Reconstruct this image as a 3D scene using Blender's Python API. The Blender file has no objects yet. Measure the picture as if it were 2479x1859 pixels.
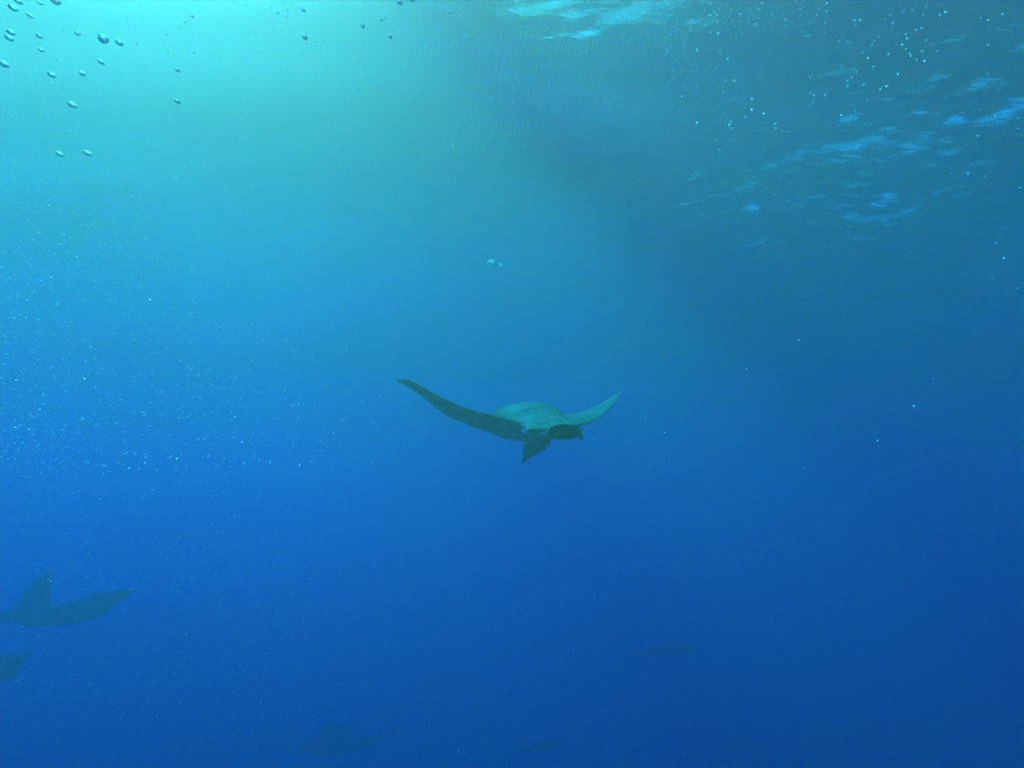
import bpy, bmesh, math, random
import numpy as np
from mathutils import Vector, Matrix, noise as mnoise

R = math.radians
PAR = dict(el=49, az=-33, exp=1.22, pitch=10.5, cr=0.70, cg=0.170, cb=0.046, wr=0.34, wg=0.255, wb=0.61, mg=0.0340, mb=0.0245, g=0.78, sb=0.97)
rng = random.Random(7)
C = bpy.context.scene.collection
sc = bpy.context.scene

# ------------------------------------------------------------------ camera
DEPTH = 4.0                      # camera is this far under the water surface (z = 0)
PITCH = R(PAR["pitch"])
FPX = 1905.0                     # focal length in pixels of the 2479 px wide photograph
cam_data = bpy.data.cameras.new("camera")
cam_data.sensor_width = 36.0
cam_data.lens = 36.0 * FPX / 2479.0
cam_data.clip_start = 0.05
cam_data.clip_end = 3000.0
cam = bpy.data.objects.new("camera", cam_data)
C.objects.link(cam)
cam.location = (0, 0, -DEPTH)
cam.rotation_euler = (R(90) + PITCH, 0, 0)
sc.camera = cam
CAM_R = Vector((1, 0, 0))
CAM_U = Vector((0, -math.sin(PITCH), math.cos(PITCH)))
CAM_F = Vector((0, math.cos(PITCH), math.sin(PITCH)))
CAM_P = Vector(cam.location)


def at(px, py, d):
    """world point seen at pixel (px, py) of the photograph, d metres ahead"""
    return CAM_P + CAM_F * d + CAM_R * ((px - 1239.5) / FPX * d) + CAM_U * (-(py - 929.5) / FPX * d)


# ------------------------------------------------------------------ light
SUN_EL = R(PAR["el"])
SUN_AZ = R(PAR["az"])                  # from +Y (view direction) towards -X (left)
world = bpy.data.worlds.new("World")
sc.world = world
world.use_nodes = True
wn = world.node_tree
wn.nodes.clear()
wo = wn.nodes.new("ShaderNodeOutputWorld")
bg = wn.nodes.new("ShaderNodeBackground")
sky = wn.nodes.new("ShaderNodeTexSky")
sky.sky_type = 'NISHITA'
sky.sun_disc = False
sky.sun_elevation = SUN_EL
sky.sun_rotation = SUN_AZ
sky.dust_density = 9.0
sky.ozone_density = 0.2
sky.air_density = 1.0
bg.inputs["Strength"].default_value = 0.15
wn.links.new(sky.outputs[0], bg.inputs[0])
wn.links.new(bg.outputs[0], wo.inputs[0])

sun_data = bpy.data.lights.new("sun", 'SUN')
sun_data.energy = 5.0
sun_data.angle = R(0.5)
sun_data.color = (1.0, 0.97, PAR["sb"])
sun = bpy.data.objects.new("sun", sun_data)
C.objects.link(sun)
to_sun = Vector((math.cos(SUN_EL) * math.sin(SUN_AZ), math.cos(SUN_EL) * math.cos(SUN_AZ), math.sin(SUN_EL)))
sun.rotation_euler = to_sun.to_track_quat('Z', 'Y').to_euler()
sun.location = to_sun * 30

vs = sc.view_settings
vs.view_transform = 'Standard'
vs.look = 'None'
vs.exposure = PAR["exp"]
vs.gamma = 1.0
vs.use_curve_mapping = False

cy = sc.cycles
cy.max_bounces = 8
cy.diffuse_bounces = 2
cy.glossy_bounces = 3
cy.transmission_bounces = 4
cy.volume_bounces = 2
cy.transparent_max_bounces = 12
cy.use_denoising = True
cy.caustics_reflective = True
cy.caustics_refractive = True


# ------------------------------------------------------------------ helpers
def mat(name):
    m = bpy.data.materials.new(name)
    m.use_nodes = True
    m.node_tree.nodes.clear()
    return m, m.node_tree.nodes, m.node_tree.links


def tag(o, label=None, cat=None, group=None, kind=None):
    if label: o['label'] = label
    if cat: o['category'] = cat
    if group: o['group'] = group
    if kind: o['kind'] = kind
    return o


def mesh_obj(name, verts, faces, material=None, parent=None, smooth=True):
    me = bpy.data.meshes.new(name)
    me.from_pydata([tuple(v) for v in verts], [], faces)
    if smooth:
        me.polygons.foreach_set("use_smooth", [True] * len(me.polygons))
    me.update()
    o = bpy.data.objects.new(name, me)
    C.objects.link(o)
    if material: me.materials.append(material)
    if parent: o.parent = parent
    return o


# ------------------------------------------------------------------ water body
hm, n, l = mat("sea_water_haze")
out = n.new("ShaderNodeOutputMaterial")


def water_part(c, albedo, aniso):
    """even Principled Volume with extinction c (per metre) and single-scattering albedo"""
    dens = max(c) * 1.2
    col, ab = [], []
    for ci, wi in zip(c, albedo):
        s = ci * wi / dens
        a = ci * (1 - wi) / dens
        col.append(s)
        ab.append(max(0.0, 1 - a / (1 - s)) ** 2)
    pv = n.new("ShaderNodeVolumePrincipled")
    pv.inputs["Color"].default_value = (*col, 1)
    pv.inputs["Density"].default_value = dens
    pv.inputs["Anisotropy"].default_value = aniso
    pv.inputs["Absorption Color"].default_value = (*ab, 1)
    return pv


# fine particles: scatter forward; the water itself: weak blue scatter in all directions
p1 = water_part((PAR["cr"], PAR["cg"] - PAR["mg"], PAR["cb"] - PAR["mb"]), (PAR["wr"], PAR["wg"], PAR["wb"]), PAR["g"])
p2 = water_part((0.0002, PAR["mg"], PAR["mb"]), (0.9, 0.95, 0.97), 0.0)
addv = n.new("ShaderNodeAddShader")
l.new(p1.outputs[0], addv.inputs[0])
l.new(p2.outputs[0], addv.inputs[1])
l.new(addv.outputs[0], out.inputs["Volume"])
X, Y0, Y1, Z0, Z1 = 400, -400, 400, -300, 0.9
hv = [(x, y, z) for z in (Z0, Z1) for y in (Y0, Y1) for x in (-X, X)]
hf = [(0, 2, 3, 1), (4, 5, 7, 6), (0, 1, 5, 4), (2, 6, 7, 3), (0, 4, 6, 2), (1, 3, 7, 5)]
haze = mesh_obj("haze", hv, hf, hm, smooth=False)
tag(haze, "clear blue sea water filling the whole view", kind="stuff")

# ------------------------------------------------------------------ water surface
wm, n, l = mat("water_surface")
out = n.new("ShaderNodeOutputMaterial")
mix = n.new("ShaderNodeMixShader")
tr = n.new("ShaderNodeBsdfTransparent")
tr.inputs[0].default_value = (0.96, 1.0, 0.62, 1)
# light shafts: soft streaks added to the surface tint to hold back sunlight
tcf = n.new("ShaderNodeTexCoord")
mpf = n.new("ShaderNodeMapping")
mpf.inputs["Rotation"].default_value = (0, 0, R(-61))
mpf.inputs["Scale"].default_value = (0.16, 1.0, 1.0)
nf = n.new("ShaderNodeTexNoise")
nf.inputs["Scale"].default_value = 1.0
nf.inputs["Detail"].default_value = 2.5
nf.inputs["Distortion"].default_value = 0.3
l.new(tcf.outputs["Object"], mpf.inputs["Vector"])
l.new(mpf.outputs[0], nf.inputs["Vector"])
mrf = n.new("ShaderNodeMapRange")
mrf.interpolation_type = 'SMOOTHSTEP'
mrf.inputs[1].default_value = 0.40
mrf.inputs[2].default_value = 0.56
mrf.inputs[3].default_value = 0.70
mrf.inputs[4].default_value = 1.0
l.new(nf.outputs[0], mrf.inputs[0])
scf = n.new("ShaderNodeVectorMath")
scf.operation = 'SCALE'
scf.inputs[0].default_value = (0.96, 1.0, 0.74)
l.new(mrf.outputs[0], scf.inputs["Scale"])
mpg = n.new("ShaderNodeMapping")  # second set of added shaft streaks, turned to another angle
mpg.inputs["Rotation"].default_value = (0, 0, R(-98))
mpg.inputs["Scale"].default_value = (0.16, 1.0, 1.0)
nf2 = n.new("ShaderNodeTexNoise")
nf2.inputs["Scale"].default_value = 1.4
nf2.inputs["Detail"].default_value = 2.0
nf2.inputs["Distortion"].default_value = 0.25
l.new(tcf.outputs["Object"], mpg.inputs["Vector"])
l.new(mpg.outputs[0], nf2.inputs["Vector"])
mrg = n.new("ShaderNodeMapRange")
mrg.interpolation_type = 'SMOOTHSTEP'
mrg.inputs[1].default_value = 0.42
mrg.inputs[2].default_value = 0.56
mrg.inputs[3].default_value = 0.35
mrg.inputs[4].default_value = 1.0
l.new(nf2.outputs[0], mrg.inputs[0])
scg = n.new("ShaderNodeVectorMath")
scg.operation = 'SCALE'
l.new(scf.outputs[0], scg.inputs[0])
l.new(mrg.outputs[0], scg.inputs["Scale"])
l.new(scg.outputs[0], tr.inputs[0])
gl = n.new("ShaderNodeBsdfGlossy")
gl.inputs["Color"].default_value = (0.95, 0.95, 0.95, 1)
gl.inputs["Roughness"].default_value = 0.04
fr = n.new("ShaderNodeFresnel")
fr.inputs["IOR"].default_value = 1.30
bump = n.new("ShaderNodeBump")
bump.inputs["Strength"].default_value = 1.0
bump.inputs["Distance"].default_value = 0.011
tc = n.new("ShaderNodeTexCoord")
nz = n.new("ShaderNodeTexNoise")
nz.inputs["Scale"].default_value = 9.0
nz.inputs["Detail"].default_value = 4.0
nz.inputs["Roughness"].default_value = 0.62
mp = n.new("ShaderNodeMapping")
mp.inputs["Scale"].default_value = (0.7, 1.5, 1.0)
mp.inputs["Rotation"].default_value = (0, 0, R(12))
l.new(tc.outputs["Object"], mp.inputs["Vector"])
l.new(mp.outputs[0], nz.inputs["Vector"])
l.new(nz.outputs[0], bump.inputs["Height"])
rough_at = n.new("ShaderNodeAttribute")
rough_at.attribute_name = "chop"
rd = n.new("ShaderNodeMath")
rd.operation = 'MULTIPLY'
rd.inputs[1].default_value = 0.012
l.new(rough_at.outputs["Fac"], rd.inputs[0])
l.new(rd.outputs[0], bump.inputs["Distance"])
l.new(bump.outputs[0], fr.inputs["Normal"])
l.new(bump.outputs[0], gl.inputs["Normal"])
l.new(fr.outputs[0], mix.inputs[0])
l.new(tr.outputs[0], mix.inputs[1])
l.new(gl.outputs[0], mix.inputs[2])
l.new(mix.outputs[0], out.inputs["Surface"])


def axis(lo, hi, step, far):
    a = list(np.arange(lo, hi + 1e-6, step))
    s, v = step, hi
    while v < far:
        s *= 1.25
        v += s
        a.append(v)
    s, v = step, lo
    while v > -far:
        s *= 1.25
        v -= s
        a.insert(0, v)
    return np.array(a)


ax = axis(-15, 15, 0.055, 395)
ay = axis(-3, 24, 0.055, 395)
GX, GY = np.meshgrid(ax, ay)
nr = np.random.RandomState(11)
Z = np.zeros_like(GX)
fade = np.exp(-np.maximum(0, np.hypot(GX, GY - 10) - 25) / 40)
gust = np.zeros_like(GX)          # patches of rougher water
for _ in range(10):
    gust += np.sin(GX * nr.uniform(-.8, .8) + GY * nr.uniform(-.8, .8) + nr.uniform(0, 6.28))
gust = np.clip(0.62 + 0.22 * gust, 0.15, 1.5) * (0.10 + 1.20 / (1 + np.exp(-(GX - 0.7) / 0.9)))
gust += 0.32 * np.exp(-((GX - 1.0) / 0.9) ** 2 - ((GY - 5.6) / 0.6) ** 2)
for lam0, slope, cnt, rough in ((11.0, 0.04, 4, 0), (4.5, 0.032, 6, 0), (1.7, 0.04, 8, 1), (0.85, 0.055, 12, 1), (0.45, 0.085, 16, 1), (0.24, 0.14, 18, 1)):
    amp = slope * lam0 / (2 * math.pi) * math.sqrt(2.0 / cnt)
    layer = np.zeros_like(GX)
    for _ in range(cnt):
        lam = lam0 * nr.uniform(0.75, 1.3)
        th = nr.normal(R(70), R(38))
        k = 2 * math.pi / lam
        ph = k * (GX * math.cos(th) + GY * math.sin(th)) + nr.uniform(0, 6.28)
        layer += amp * (np.sin(ph) - 0.22 * np.cos(2 * ph))
    Z += layer * (gust if rough else 1.0)
# wave crest added to block sunlight: its steep right side throws the dark band
ua = np.array([-1.063, 4.569])
ud = np.array([0.450, 0.893])
al = (GX - ua[0]) * ud[0] + (GY - ua[1]) * ud[1]
ac = (GX - ua[0]) * ud[1] - (GY - ua[1]) * ud[0] + 0.25 * np.sin(al * 1.1)
win = 1 / (1 + np.exp(-(al + 2.0) / .5)) / (1 + np.exp((al - 3.2) / 1.3))
Z += win * (0.10 * np.exp(-((ac + 0.45) / 0.85) ** 2) - 0.08 * np.exp(-((ac - 0.80) / 0.8) ** 2))
Z *= fade * 1.0
Z -= Z.mean()
nx, ny = len(ax), len(ay)
V = np.stack([GX, GY, Z], -1).reshape(-1, 3)
idx = np.arange(nx * ny).reshape(ny, nx)
Fq = np.stack([idx[:-1, :-1], idx[:-1, 1:], idx[1:, 1:], idx[1:, :-1]], -1).reshape(-1, 4)
me = bpy.data.meshes.new("water")
me.vertices.add(len(V))
me.vertices.foreach_set("co", V.ravel())
me.loops.add(Fq.size)
me.loops.foreach_set("vertex_index", Fq.ravel().astype(np.int32))
me.polygons.add(len(Fq))
me.polygons.foreach_set("loop_start", np.arange(0, Fq.size, 4, dtype=np.int32))
me.polygons.foreach_set("use_smooth", np.ones(len(Fq), dtype=bool))
me.update()
me.validate()
me.materials.append(wm)
ga = me.attributes.new("chop", 'FLOAT', 'POINT')
ga.data.foreach_set("value", np.clip(0.1 + gust, 0, 1.6).astype(np.float32).ravel())
water = bpy.data.objects.new("water", me)
C.objects.link(water)
tag(water, "rippled underside of the sea surface with bright glints", kind="structure")


# ------------------------------------------------------------------ rays
def skin_material(name, dorsal, ventral):
    m, n, l = mat(name)
    out = n.new("ShaderNodeOutputMaterial")
    bs = n.new("ShaderNodeBsdfPrincipled")
    bs.inputs["Roughness"].default_value = 0.8
    bs.inputs["Specular IOR Level"].default_value = 0.15
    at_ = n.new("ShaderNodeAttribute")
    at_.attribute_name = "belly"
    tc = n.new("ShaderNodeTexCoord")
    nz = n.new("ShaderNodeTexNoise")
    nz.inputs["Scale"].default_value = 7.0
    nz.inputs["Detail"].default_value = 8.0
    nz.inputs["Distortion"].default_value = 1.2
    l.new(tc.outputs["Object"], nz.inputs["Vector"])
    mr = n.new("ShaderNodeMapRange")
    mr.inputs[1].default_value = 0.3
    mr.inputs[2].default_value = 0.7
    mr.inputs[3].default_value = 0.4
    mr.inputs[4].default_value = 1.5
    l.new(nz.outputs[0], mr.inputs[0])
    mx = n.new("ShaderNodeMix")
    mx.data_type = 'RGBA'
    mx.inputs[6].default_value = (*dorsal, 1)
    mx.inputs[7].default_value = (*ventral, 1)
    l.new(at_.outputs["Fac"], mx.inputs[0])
    mu = n.new("ShaderNodeVectorMath")
    mu.operation = 'SCALE'
    l.new(mx.outputs[2], mu.inputs[0])
    l.new(mr.outputs[0], mu.inputs["Scale"])
    l.new(mu.outputs[0], bs.inputs["Base Color"])
    nb = n.new("ShaderNodeTexNoise")
    nb.inputs["Scale"].default_value = 60.0
    l.new(tc.outputs["Object"], nb.inputs["Vector"])
    bp = n.new("ShaderNodeBump")
    bp.inputs["Strength"].default_value = 0.4
    bp.inputs["Distance"].default_value = 0.006
    l.new(nb.outputs[0], bp.inputs["Height"])
    l.new(bp.outputs[0], bs.inputs["Normal"])
    l.new(bs.outputs[0], out.inputs["Surface"])
    return m


M_ray = skin_material("ray_skin", (0.24, 0.33, 0.13), (0.11, 0.16, 0.27))  # dark underside: backlit shade put into the ventral colour
M_fin = skin_material("fin_skin", (0.10, 0.15, 0.22), (0.10, 0.15, 0.24))
M_far = skin_material("far_ray_skin", (0.08, 0.14, 0.05), (0.08, 0.12, 0.12))
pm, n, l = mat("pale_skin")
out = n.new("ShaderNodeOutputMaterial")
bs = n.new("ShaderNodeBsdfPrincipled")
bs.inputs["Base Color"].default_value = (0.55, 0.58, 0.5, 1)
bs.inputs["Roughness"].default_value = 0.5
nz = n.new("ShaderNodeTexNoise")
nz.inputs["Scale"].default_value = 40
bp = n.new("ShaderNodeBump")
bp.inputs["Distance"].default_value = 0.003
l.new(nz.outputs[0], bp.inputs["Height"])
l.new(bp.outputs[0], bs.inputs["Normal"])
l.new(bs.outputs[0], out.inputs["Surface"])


def loft(rings, verts, faces):
    """rings of equal length joined into a closed tube with capped ends"""
    b = len(verts)
    m = len(rings[0])
    for r in rings: verts.extend(r)
    for i in range(len(rings) - 1):
        for j in range(m):
            a = b + i * m + j
            c = b + i * m + (j + 1) % m
            faces.append((a, c, c + m, a + m))
    faces.append(tuple(b + j for j in range(m))[::-1])
    faces.append(tuple(b + (len(rings) - 1) * m + j for j in range(m)))


def resample(pts, k):
    """Catmull-Rom through a list of tuples -> k samples per span"""
    P = [np.array(p, float) for p in pts]
    P = [2 * P[0] - P[1]] + P + [2 * P[-1] - P[-2]]
    o = []
    for i in range(1, len(P) - 2):
        for s in range(k):
            t = s / k
            o.append(0.5 * ((2 * P[i]) + (-P[i - 1] + P[i + 1]) * t + (2 * P[i - 1] - 5 * P[i] + 4 * P[i + 1] - P[i + 2]) * t * t
                            + (-P[i - 1] + 3 * P[i] - 3 * P[i + 1] + P[i + 2]) * t ** 3))
    o.append(P[-2])
    return o


def wing_rings(lead, trail, thick, k=4, camber=0.0, ragged=0.0):
    A = resample([(*p,) for p in lead], k)
    B = resample([(*p,) for p in trail], k)
    T = resample([(t,) for t in thick], k)
    rings = []
    m = len(A)
    for i in range(m):
        a, b = Vector(A[i]), Vector(B[i])
        if ragged and i % 3 == 1: b = b + (a - b) * ragged * rng.random()
        i0, i1 = max(0, i - 1), min(m - 1, i + 1)
        span = (Vector(A[i1]) + Vector(B[i1]) - Vector(A[i0]) - Vector(B[i0]))
        ch = b - a
        nrm = ch.cross(span)
        if nrm.length < 1e-9: nrm = Vector((0, 0, 1))
        nrm.normalize()
        t = max(0.003, float(T[i][0]))
        ring = []
        for j in range(16):
            an = 2 * math.pi * j / 16
            u = 0.5 - 0.5 * math.cos(an)
            prof = math.sin(an) * (1.25 - 0.75 * u)
            ring.append(a + ch * u + nrm * (t * prof + camber * math.sin(math.pi * u) * ch.length))
        rings.append(ring)
    return rings


def body_rings(stations, scale, k=4, lat=None, up=None, n=24, px=None):
    """stations: (cx, cy, halfwidth, halfheight, depth) in crop pixels"""
    S = resample(stations, k)
    rings = []
    for s in S:
        c = px(s[0], s[1], s[4])
        f = s[4] * KD / FPX / scale
        w, h = max(0.004, s[2] * f), max(0.004, s[3] * f)
        rings.append([c + lat * (w * math.cos(2 * math.pi * j / n)) + up * (h * math.sin(2 * math.pi * j / n)) for j in range(n)])
    return rings


def fuse(name, verts, faces, voxel, material, parent=None, upv=Vector((0, 0, 1)), smooth_it=10, cut=None):
    """joins the lofted pieces into one continuous skin"""
    o = mesh_obj(name, verts, faces)
    bm = bmesh.new()
    bm.from_mesh(o.data)
    bmesh.ops.recalc_face_normals(bm, faces=bm.faces)
    bm.to_mesh(o.data)
    bm.free()
    r = o.modifiers.new("r", 'REMESH')
    r.mode = 'VOXEL'
    r.voxel_size = voxel
    co = None
    if cut:
        co = mesh_obj("mouth_cavity", *cut)
        bm = bmesh.new()
        bm.from_mesh(co.data)
        bmesh.ops.recalc_face_normals(bm, faces=bm.faces)
        bm.to_mesh(co.data)
        bm.free()
        b = o.modifiers.new("b", 'BOOLEAN')
        b.operation = 'DIFFERENCE'
        b.solver = 'EXACT'
        b.object = co
    s = o.modifiers.new("s", 'SMOOTH')
    s.factor = 0.5
    s.iterations = smooth_it
    dg = bpy.context.evaluated_depsgraph_get()
    me = bpy.data.meshes.new_from_object(o.evaluated_get(dg))
    old = o.data
    o.modifiers.clear()
    o.data = me
    bpy.data.meshes.remove(old)
    me.name = name
    if co: bpy.data.objects.remove(co)
    me.polygons.foreach_set("use_smooth", [True] * len(me.polygons))
    me.materials.clear()
    me.materials.append(material)
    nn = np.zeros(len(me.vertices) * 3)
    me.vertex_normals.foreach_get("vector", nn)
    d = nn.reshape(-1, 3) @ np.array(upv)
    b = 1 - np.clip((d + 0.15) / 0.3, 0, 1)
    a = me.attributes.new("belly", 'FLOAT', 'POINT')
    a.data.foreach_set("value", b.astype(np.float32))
    if parent: o.parent = parent
    return o


# --- the devil ray in the middle, swimming towards the camera and to the right
SC = 3.3517


KD = 1.25                         # metres per modelling unit of distance


def cp(x, y, d): return at(900 + x / SC, 860 + y / SC, d * KD)


ray = bpy.data.objects.new("devil_ray", None)
C.objects.link(ray)
tag(ray, "large devil ray with pale green back and raised wings in the middle of the water", "ray",
    "devil rays swimming in the blue water")

v, f = [], []
LAT = (CAM_R * 0.93 + CAM_F * 0.36).normalized()
UP = (CAM_U * 0.97 + CAM_F * 0.1).normalized()
# back and belly
loft(body_rings([(1405, 606, 170, 10, 5.40), (1425, 596, 190, 38, 5.48), (1435, 588, 205, 62, 5.58), (1420, 572, 215, 88, 5.75), (1370, 538, 245, 110, 6.05), (1318, 502, 262, 118, 6.4),
                 (1268, 478, 270, 96, 6.75), (1205, 460, 215, 62, 7.05), (1165, 452, 90, 30, 7.3), (1150, 450, 20, 8, 7.45)],
                SC, lat=LAT, up=UP, px=cp), v, f)
# near wing (its right): leading edge twisted up
lead = [(182, 196, 5.45), (300, 196, 5.45), (400, 248, 5.47), (550, 333, 5.5), (700, 403, 5.55), (850, 458, 5.6), (980, 490, 5.65), (1100, 523, 5.7), (1230, 560, 5.75), (1400, 600, 5.8)]
trail = [(178, 200, 5.5), (245, 238, 5.6), (335, 288, 5.72), (440, 366, 5.85), (540, 446, 5.95), (640, 508, 6.05), (800, 574, 6.2), (950, 624, 6.32), (1090, 678, 6.42), (1330, 705, 6.45)]
th = [.004, .010, .014, .018, .022, .026, .032, .04, .05, .07]
loft(wing_rings([cp(*p) for p in lead], [cp(*p) for p in trail], th, ragged=0.10), v, f)
# far wing (its left)
lead = [(2040, 288, 6.66), (1985, 368, 6.5), (1905, 460, 6.36), (1842, 512, 6.27), (1750, 556, 6.12), (1670, 572, 6.02), (1560, 590, 5.9), (1400, 590, 5.85)]
trail = [(2036, 286, 6.7), (1980, 318, 6.78), (1900, 364, 6.84), (1800, 418, 6.86), (1700, 456, 6.86), (1570, 478, 6.86), (1460, 470, 6.8), (1350, 470, 6.8)]
th = [.004, .010, .015, .020, .026, .032, .05, .06]
loft(wing_rings([cp(*p) for p in lead], [cp(*p) for p in trail], th), v, f)
# head scoop with the open mouth
def mouth_ring(cx, cyy, w, h, d, tilt=0.0, n=24):
    fpx = d * KD / FPX / SC
    o = []
    for j in range(n):
        a = 2 * math.pi * j / n
        ca, sa = math.cos(a), math.sin(a)
        sq = lambda q: math.copysign(abs(q) ** 0.75, q)
        o.append(cp(cx, cyy, d) + LAT * (w * fpx * sq(ca)) + UP * (h * fpx * sq(sa)) + CAM_F * (-sa * tilt))
    return o
loft([mouth_ring(1440, 575, 190, 60, 5.95), mouth_ring(1500, 598, 178, 66, 5.65, .04), mouth_ring(1545, 615, 158, 70, 5.42, .08),
      mouth_ring(1562, 622, 148, 72, 5.3, .10), mouth_ring(1562, 622, 144, 69, 5.28, .10)], v, f)
cv, cf = [], []
loft([mouth_ring(1585, 632, 136, 66, 5.0), mouth_ring(1562, 622, 136, 64, 5.29, .10), mouth_ring(1535, 612, 124, 58, 5.5, .06),
      mouth_ring(1512, 604, 90, 36, 5.66), mouth_ring(1505, 602, 50, 20, 5.74)], cv, cf)
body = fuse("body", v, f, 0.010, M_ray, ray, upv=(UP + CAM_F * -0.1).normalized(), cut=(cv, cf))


def blade(name, st, lat, dep, parent, material=M_fin, scale=SC, px=cp, voxel=0.008, ragged=0.0):
    """stations (cx, cy, halfwidth px, halfthickness m, depth)"""
    S = resample(st, 4)
    rings = []
    for i, s in enumerate(S):
        c = px(s[0], s[1], s[4])
        w = max(0.003, s[2] * s[4] * KD / FPX / scale)
        if ragged: w *= 1 - ragged * rng.random()
        t = max(0.004, s[3])
        rings.append([c + lat * (w * math.cos(2 * math.pi * j / 16)) + dep * (t * math.sin(2 * math.pi * j / 16)) for j in range(16)])
    v, f = [], []
    loft(rings, v, f)
    return fuse(name, v, f, voxel, material, parent, upv=UP)


# unfurled near head fin, hanging down with a frayed tip
blade("cephalic_fin", [(1312, 588, 96, .06, 5.57), (1322, 616, 130, .09, 5.5), (1345, 665, 120, .075, 5.45), (1340, 715, 118, .06, 5.42),
                       (1322, 760, 106, .04, 5.4), (1278, 808, 58, .025, 5.38), (1243, 846, 26, .015, 5.37), (1212, 893, 3, .006, 5.36)],
      CAM_R, CAM_F, ray, ragged=0.16)
# far head fin, curled at the corner of the mouth
blade("cephalic_fin", [(1650, 570, 14, .03, 5.42), (1680, 598, 14, .04, 5.36), (1692, 630, 14, .05, 5.32), (1694, 660, 20, .05, 5.3), (1704, 676, 20, .035, 5.28),
                       (1716, 686, 8, .012, 5.27)], CAM_R, CAM_F, ray)
# near fin's upper edge, sunlight put in as pale colour, and pale lines by the eyes
def tube(name, pts, rad, parent, material):
    S = resample([(*p,) for p in pts], 5)
    rings = []
    m = len(S)
    for i, s in enumerate(S):
        t = Vector(S[min(m - 1, i + 1)]) - Vector(S[max(0, i - 1)])
        t.normalize()
        a = t.cross(CAM_F).normalized()
        b = t.cross(a)
        r = max(0.002, rad * math.sin(math.pi * (i + .5) / m) ** 0.6)
        rings.append([Vector(s) + a * r * math.cos(q * math.pi / 4) + b * r * math.sin(q * math.pi / 4) for q in range(8)])
    v, f = [], []
    loft(rings, v, f)
    return mesh_obj(name, v, f, material, parent)


tube("sunlit_fin_edge", [cp(1365, 636, 5.27), cp(1395, 637, 5.25), cp(1425, 645, 5.24), cp(1452, 657, 5.25)], .0125, ray, pm)
tube("brow_ridge", [cp(1638, 562, 5.33), cp(1665, 578, 5.30), cp(1697, 602, 5.29)], .008, ray, pm)
tube("brow_ridge", [cp(1236, 605, 5.44), cp(1250, 594, 5.42), cp(1290, 589, 5.42)], .006, ray, pm)
# whip tail trailing behind the body
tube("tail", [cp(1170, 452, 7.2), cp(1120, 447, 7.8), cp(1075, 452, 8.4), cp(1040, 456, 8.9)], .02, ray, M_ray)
v, f = [], []


# --- distant rays
def far_ray(label, org, scale, depth, body_st, wings, thick=.22, far=2.0):
    depth *= far
    px = lambda x, y, d: at(org[0] + x / scale, org[1] + y / scale, d)
    S = resample([(*s, ) for s in body_st], 4)
    hmax = max(s[2] for s in body_st)
    rings = []
    for s in S:
        h = max(0.01, s[2] * depth / FPX / scale)
        c = px(s[0], s[1], depth)
        t = max(0.012, thick * (max(s[2], 1) / hmax))
        rings.append([c + CAM_U * (h * math.cos(2 * math.pi * j / 18)) + CAM_F * (t * math.sin(2 * math.pi * j / 18)) for j in range(18)])
    v, f = [], []
    loft(rings, v, f)
    for A, B, th in wings:
        loft(wing_rings([px(x, y, depth + dd) for x, y, dd in A], [px(x, y, depth + dd) for x, y, dd in B], th), v, f)
    o = fuse("devil_ray", v, f, 0.03, M_far)
    # origin at the body
    c = sum((vv.co for vv in o.data.vertices), Vector()) / len(o.data.vertices)
    o.data.transform(Matrix.Translation(-c))
    o.location = c
    tag(o, label, "ray", "devil rays swimming in the blue water")
    return o


far_ray("dim devil ray at the lower left with one wing raised like a sail", (0, 1320), 4.6083, 11.0,
        [(-330, 780, 4), (-200, 785, 35), (0, 795, 52), (200, 790, 80), (400, 795, 108), (560, 790, 110), (720, 768, 122), (860, 735, 130), (1000, 690, 140), (1130, 650, 130),
         (1230, 615, 108), (1330, 565, 66), (1430, 525, 32), (1570, 487, 3)],
        [([(566, 228, .3), (578, 350, .2), (570, 470, .1), (560, 580, 0), (600, 720, -.1)],
          [(560, 228, .35), (430, 340, .5), (305, 465, .6), (205, 620, .6), (110, 760, .5)], [.01, .03, .05, .08, .12])], thick=.35)
far_ray("dark devil ray half cut off by the left edge below the sail-winged one", (0, 1320), 4.6083, 10.0,
        [(-520, 1330, 4), (-350, 1345, 70), (-150, 1360, 125), (0, 1360, 140), (100, 1352, 138), (180, 1335, 110), (225, 1290, 75), (270, 1232, 40), (350, 1180, 17), (435, 1150, 2)], [], thick=.3)
far_ray("faint devil ray gliding low with its wing tip lifted, bottom centre-left of the frame", (600, 1600), 2.765, 16.0,
        [(320, 590, 3), (400, 578, 38), (500, 568, 62), (600, 562, 64), (700, 560, 50), (800, 543, 34), (900, 502, 22), (1050, 425, 2)],
        [([(520, 395, .9), (480, 440, .6), (440, 510, .2), (430, 570, 0)], [(530, 392, 1.), (640, 410, 1.2), (760, 470, 1.0), (820, 540, .4)], [.01, .03, .05, .1])], thick=.3)
far_ray("barely visible small devil ray right of bottom centre", (600, 1600), 2.765, 16.0,
        [(1800, 592, 2), (1870, 575, 22), (1950, 570, 32), (2050, 560, 20), (2160, 508, 2)], [], thick=.25)
far_ray("blurred devil ray shape in the darker water at lower right", (1400, 1450), 4.424, 19.0,
        [(520, 592, 4), (700, 575, 30), (850, 548, 62), (1000, 530, 76), (1150, 528, 66), (1250, 520, 40), (1350, 505, 3)], [], thick=.25)

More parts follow.
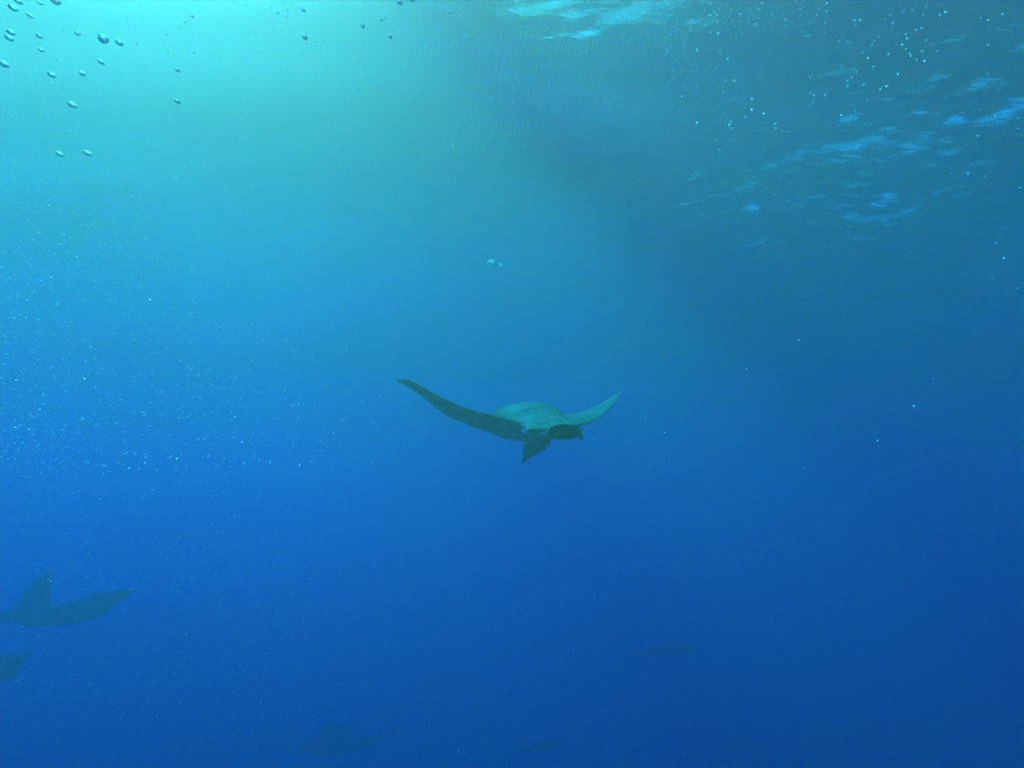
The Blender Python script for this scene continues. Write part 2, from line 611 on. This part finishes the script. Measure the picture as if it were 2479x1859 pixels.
# ------------------------------------------------------------------ bubbles
bmt, n, l = mat("air_bubble")
out = n.new("ShaderNodeOutputMaterial")
mx = n.new("ShaderNodeMixShader")
g1 = n.new("ShaderNodeBsdfGlass")
g1.inputs["IOR"].default_value = 0.75
g1.inputs["Roughness"].default_value = 0.3
g2 = n.new("ShaderNodeBsdfGlossy")
g2.inputs["Roughness"].default_value = 0.52
g2.inputs["Color"].default_value = (1, 1, 1, 1)
mx.inputs[0].default_value = 0.45
l.new(g1.outputs[0], mx.inputs[1])
l.new(g2.outputs[0], mx.inputs[2])
l.new(mx.outputs[0], out.inputs["Surface"])
bm = bmesh.new()
bmesh.ops.create_icosphere(bm, subdivisions=3, radius=1.0)
for vv in bm.verts:
    k = 1 + 0.06 * mnoise.noise(vv.co * 1.3)
    vv.co *= k
bub_me = bpy.data.meshes.new("bubble")
bm.to_mesh(bub_me)
bm.free()
bub_me.polygons.foreach_set("use_smooth", [True] * len(bub_me.polygons))
bub_me.materials.append(bmt)


def bubble(px, py, rpx, d, label, group, stretch=1.6, name="bubble"):
    o = bpy.data.objects.new(name, bub_me)
    C.objects.link(o)
    p = at(px, py, d)
    r = rpx * d / FPX
    # flattened by the current: long axis points away from the swimmer's path
    ang = math.atan2(-(py - 1000), (px - 1500))
    axis_ = (CAM_R * math.cos(ang) + CAM_U * math.sin(ang)).normalized()
    o.rotation_euler = axis_.to_track_quat('X', 'Z').to_euler()
    o.location = p
    o.scale = (r * stretch, r, r)
    tag(o, label, "bubble", group)
    return o


G1 = "air bubbles near the lens at upper left"
for px, py, r, st, lab in (
    (250, 95, 10.5, 1.15, "largest round air bubble, bright on top, upper left"),
    (289, 104, 7, 1.4, "second largest bubble just right of the largest one"),
    (245, 151, 5, 1.9, "bright oval bubble straight below the largest bubble"),
    (175, 255, 6, 1.9, "brilliant white oval bubble alone in the pale water below the cluster"),
    (145, 374, 5, 2.0, "white slanting bubble, left one of the lowest pair"),
    (213, 372, 5, 2.2, "dark-edged slanting bubble, right one of the lowest pair"),
    (125, 182, 6, 1.8, "dark-bellied oval bubble between the left edge and its bright neighbour"),
    (199, 179, 5, 1.6, "small bubble below and left of the bright oval one"),
    (188, 81, 5, 1.5, "dull bubble left of the largest bubble"),
    (95, 88, 5, 1.6, "small bubble halfway between the left edge and the dull bubble"),
    (99, 122, 4.5, 1.8, "small thin bubble under the halfway one"),
    (26, 79, 6, 1.8, "upper of two stacked bubbles near the left edge"),
    (22, 93, 6, 1.9, "lower of two stacked bubbles near the left edge"),
    (9, 156, 6.5, 2.0, "bubble cut by the left edge of the frame"),
    (31, 20, 6.5, 2.0, "oval bubble in the top left corner"),
    (43, 3, 6, 2.0, "bubble cut by the top edge near the left corner"),
    (73, 39, 4.5, 2.4, "pale thin bubble right of the corner bubble"),
    (97, 8, 4.5, 1.9, "small bubble near the top edge left of the cut dark one"),
    (134, 2, 9, 1.5, "large dark-bellied bubble cut by the top edge"),
    (429, 246, 5, 1.6, "lone bright bubble right of the brilliant white oval"),
    (429, 170, 3.8, 1.6, "small bubble above the lone bright one"),
    (738, 90, 5.5, 1.4, "bright bubble in pale water left of top centre"),
    (734, 25, 4, 1.5, "small bubble above the bright one left of top centre"),
    (967, 5, 6, 1.4, "bubble touching the top edge near top centre, left of its pinkish neighbour"),
    (997, -1, 5, 1.3, "bubble cut by the top edge nearest to top centre"),
    (878, 63, 4.5, 1.4, "bright bubble beside the dark band, left of top centre"),
    (944, 89, 4.5, 1.2, "ring-like bubble in the dark band left of top centre"),
):
    bubble(px, py, r * 1.0, 0.75 + 0.25 * rng.random(), lab, G1, st * 1.15)
G2 = "small bubbles scattered across the upper left and top centre"
for px, py in ((673, 32), (696, 25), (693, 40), (465, 40), (448, 54), (403, 85), (470, 127), (340, 14), (353, 158), (1111, 55), (1113, 40),
               (1100, 30), (1087, 30), (932, 45), (923, 49), (1133, 92), (1160, 156), (1203, 139), (136, 143), (235, 197), (122, 1406), (363, 727),
               (204, 918), (1009, 272)):
    zone = "near the top edge at top centre" if px > 850 and py < 200 else "in open water away from the bubble groups" if py > 250 else "between the upper left bubbles and top centre"
    bubble(px, py, rng.uniform(2.0, 3.0), 1.0 + .5 * rng.random(), "small silvery bubble drifting " + zone, G2, 1.5)
G3 = "small silver bubbles at the upper right"
for x, y in ((1170, 132), (1133, 135), (1140, 165), (210, 100), (943, 145), (1035, 265), (1090, 270), (1105, 280), (1330, 125), (1380, 150), (1445, 75),
             (1500, 65), (1568, 100), (1715, 80), (1680, 100), (1590, 45), (1360, 100), (1530, 195), (1560, 180), (1592, 262), (1460, 220), (1470, 250),
             (1440, 290), (1460, 315), (1483, 345), (1495, 360), (1530, 385), (1582, 393), (1567, 330), (1220, 375), (1255, 428), (1145, 460),
             (1128, 445), (1088, 520), (1195, 545), (1340, 555), (1413, 478), (1215, 643), (1133, 715), (1052, 740), (943, 612), (875, 613), (850, 493),
             (367, 520), (325, 378), (273, 327), (215, 212), (265, 218), (125, 322), (32, 622), (12, 703), (128, 788), (345, 778), (336, 802), (350, 823),
             (435, 748), (555, 730), (478, 703), (478, 636), (628, 795), (630, 820), (248, 898), (272, 960), (272, 985), (1860, 1112), (2190, 1200),
             (2035, 743), (2180, 760), (2180, 825), (1718, 628), (1987, 475), (2052, 580), (1985, 290), (1940, 118), (2080, 95), (2130, 210), (2050, 190),
             (1990, 135), (1350, 350), (1300, 575), (1090, 555), (1920, 870), (1155, 938)):
    zone = ("close under the top edge" if y < 170 and x < 1800 else "near the right edge" if x >= 1800
            else "in the sparse string left of the glints" if x < 700 else "among the surface glints" if y < 480 else "below the thickest bubble cluster")
    bubble(1640 + x / 2.637, y / 2.637, rng.uniform(1.8, 3.2), rng.uniform(1.1, 1.8), "small silver bubble at upper right, " + zone, G3, 1.4)

# ------------------------------------------------------------------ drifting specks
sm, n, l = mat("pale_speck")
out = n.new("ShaderNodeOutputMaterial")
mx = n.new("ShaderNodeMixShader")
gs = n.new("ShaderNodeBsdfTranslucent")
ds = n.new("ShaderNodeBsdfDiffuse")
nz = n.new("ShaderNodeTexNoise")
nz.inputs["Scale"].default_value = 3
mr = n.new("ShaderNodeMapRange")
mr.inputs[3].default_value = 0.7
mr.inputs[4].default_value = 1.05
cm = n.new("ShaderNodeVectorMath")
cm.operation = 'SCALE'
cm.inputs[0].default_value = (0.95, 0.98, 0.95)
l.new(nz.outputs[0], mr.inputs[0])
l.new(mr.outputs[0], cm.inputs["Scale"])
l.new(cm.outputs[0], gs.inputs[0])
l.new(cm.outputs[0], ds.inputs[0])
mx.inputs[0].default_value = 0.25
l.new(gs.outputs[0], mx.inputs[1])
l.new(ds.outputs[0], mx.inputs[2])
l.new(mx.outputs[0], out.inputs["Surface"])


def specks(name, label, items, round_=False):
    """items: (point, radius, half length) - slender grains lying along the current"""
    N = len(items)
    P = np.array([tuple(i[0]) for i in items])
    rr = np.array([i[1] for i in items])[:, None]
    ll = np.array([i[2] for i in items])[:, None]
    rs = np.random.RandomState(3)
    d = np.array(CAM_F)[None, :] + rs.normal(0, .06, (N, 3))
    d /= np.linalg.norm(d, axis=1)[:, None]
    a = np.cross(d, [0, 0, 1.0]); a /= np.linalg.norm(a, axis=1)[:, None]
    b = np.cross(d, a)
    # each grain is three thin crossed flakes
    e = np.array(CAM_F)[None, :] * 0 + d
    quads = []
    for p, q, lp, lq in ((e, a, ll, rr), (e, b, ll, rr), (a, b, rr, rr)):
        quads.append(np.stack([P - p * lp, P - q * lq, P + p * lp, P + q * lq], 1))
    V = np.stack(quads, 1).reshape(-1, 3)
    base = np.array([(0, 1, 2), (0, 2, 3)])
    F = (base[None] + (np.arange(N * 3) * 4)[:, None, None]).reshape(-1, 3)
    if round_:
        bmx = bmesh.new()
        bmesh.ops.create_icosphere(bmx, subdivisions=1, radius=1.0)
        uv = np.array([tuple(q.co) for q in bmx.verts])
        base = np.array([[q.index for q in t.verts] for t in bmx.faces])
        bmx.free()
        V = (P[:, None, :] + uv[None, :, 0:1] * (a * rr)[:, None, :] + uv[None, :, 1:2] * (b * rr)[:, None, :] + uv[None, :, 2:3] * (d * ll)[:, None, :]).reshape(-1, 3)
        F = (base[None] + (np.arange(N) * len(uv))[:, None, None]).reshape(-1, 3)
    me = bpy.data.meshes.new(name)
    me.vertices.add(len(V)); me.vertices.foreach_set("co", V.ravel())
    me.loops.add(F.size); me.loops.foreach_set("vertex_index", F.ravel().astype(np.int32))
    me.polygons.add(len(F)); me.polygons.foreach_set("loop_start", np.arange(0, F.size, 3, dtype=np.int32))
    if round_: me.polygons.foreach_set("use_smooth", np.ones(len(F), dtype=bool))
    me.update(); me.validate()
    me.materials.append(bmt if round_ else sm)
    o = bpy.data.objects.new(name, me)
    C.objects.link(o)
    tag(o, label, kind="stuff")




def cam_py(p):
    v_ = p - CAM_P
    return 929.5 - v_.dot(CAM_U) / v_.dot(CAM_F) * FPX


items = []
r2 = np.random.RandomState(21)
# plankton: through the whole water, thicker on the left
while len(items) < 15000:
    d = 0.8 + 4.5 * r2.rand() ** 0.8
    px, py = r2.uniform(-300, 2600), r2.uniform(-300, 2000)
    keep = 1.0 / (1 + math.exp((px - 800) / 230)) * (1.0 if py < 1500 else .5) + 0.05
    if mnoise.noise(Vector((px / 260, py / 260, d))) < -0.25 + 0.3 * r2.rand(): keep *= .3
    if r2.rand() > keep: continue
    s = (0.42 + 0.85 * r2.rand() ** 3)
    items.append((at(px, py, d), 0.00062 * s * d ** .6, 0.010 * s * d ** .9))
fine_items = [(p, r * 1.15, h * .4) for k, (p, r, h) in enumerate(items) if cam_py(p) < 1150]
items = [(p, r * .8, h * .55) for k, (p, r, h) in enumerate(items) if cam_py(p) >= 950 and k % 5 < 2 or cam_py(p) >= 1300 and k % 5 == 3]
specks("plankton", "fine pale plankton specks drifting through the water", items)
items = []
# fine bubbles driven under the surface, top centre
while len(items) < 9000:
    d = 1.6 + 3.0 * r2.rand()
    px = r2.normal(1430, 260) if r2.rand() < .6 else r2.normal(1150, 380)
    py = abs(r2.normal(0, 150)) * (1 + .5 * r2.rand()) - 60 + (0 if px > 1250 else abs(r2.normal(0, 160)))
    if mnoise.noise(Vector((px / 150, py / 110, 4.2))) < -0.15 + 0.3 * r2.rand(): continue
    s = (0.4 + 0.9 * r2.rand() ** 3)
    items.append((at(px, py, d), 0.00085 * s * d ** .6, 0.0022 * s * d))
specks("bubble_cloud", "cloud of tiny bubbles churned down from the surface at top centre", items, True)
fine = fine_items
fine = [i for i in fine if cam_py(i[0]) > 560 or rng.random() < max(0, (cam_py(i[0]) - 250) / 500)]
while len(fine) < 14000:      # slightly larger bubbles in the stream nearest the lens
    d = 0.6 + 1.0 * r2.rand()
    px, py = abs(r2.normal(0, 420)) - 30, abs(r2.normal(0, 330)) - 20
    fine.append((at(px, py, d), 0.00075 * (0.6 + r2.rand() ** 2) * d, 0.0022 * (0.6 + r2.rand() ** 2) * d))
    if r2.rand() < .02: break
specks("fine_bubbles", "fine pale bubbles and specks streaming through the bright water at left", fine, True)


# a pale translucent scrap of jelly drifting above the ray
S = resample([(1179, 634.5, 1.2), (1186, 632, 3.2), (1195, 634, 5.2), (1203, 637.5, 3.2), (1208, 639.5, 2.0), (1215, 642, 3.4), (1220, 644.5, 2.2), (1224, 647.5, .5)], 4)
v, f = [], []
for i, q in enumerate(S):
    for j in range(5):
        t = (j - 2) / 2
        v.append(at(q[0], q[1] + t * q[2], 2.6 - 0.022 * t + 0.012 * t * t + 0.01 * math.sin(i * .5)))
for i in range(len(S) - 1):
    for j in range(4):
        a = i * 5 + j
        f.append((a, a + 1, a + 6, a + 5))
scrap = mesh_obj("jelly_scrap", v, f, pm)
tag(scrap, "small pale ribbon-like scrap drifting above the middle ray", "sea debris")
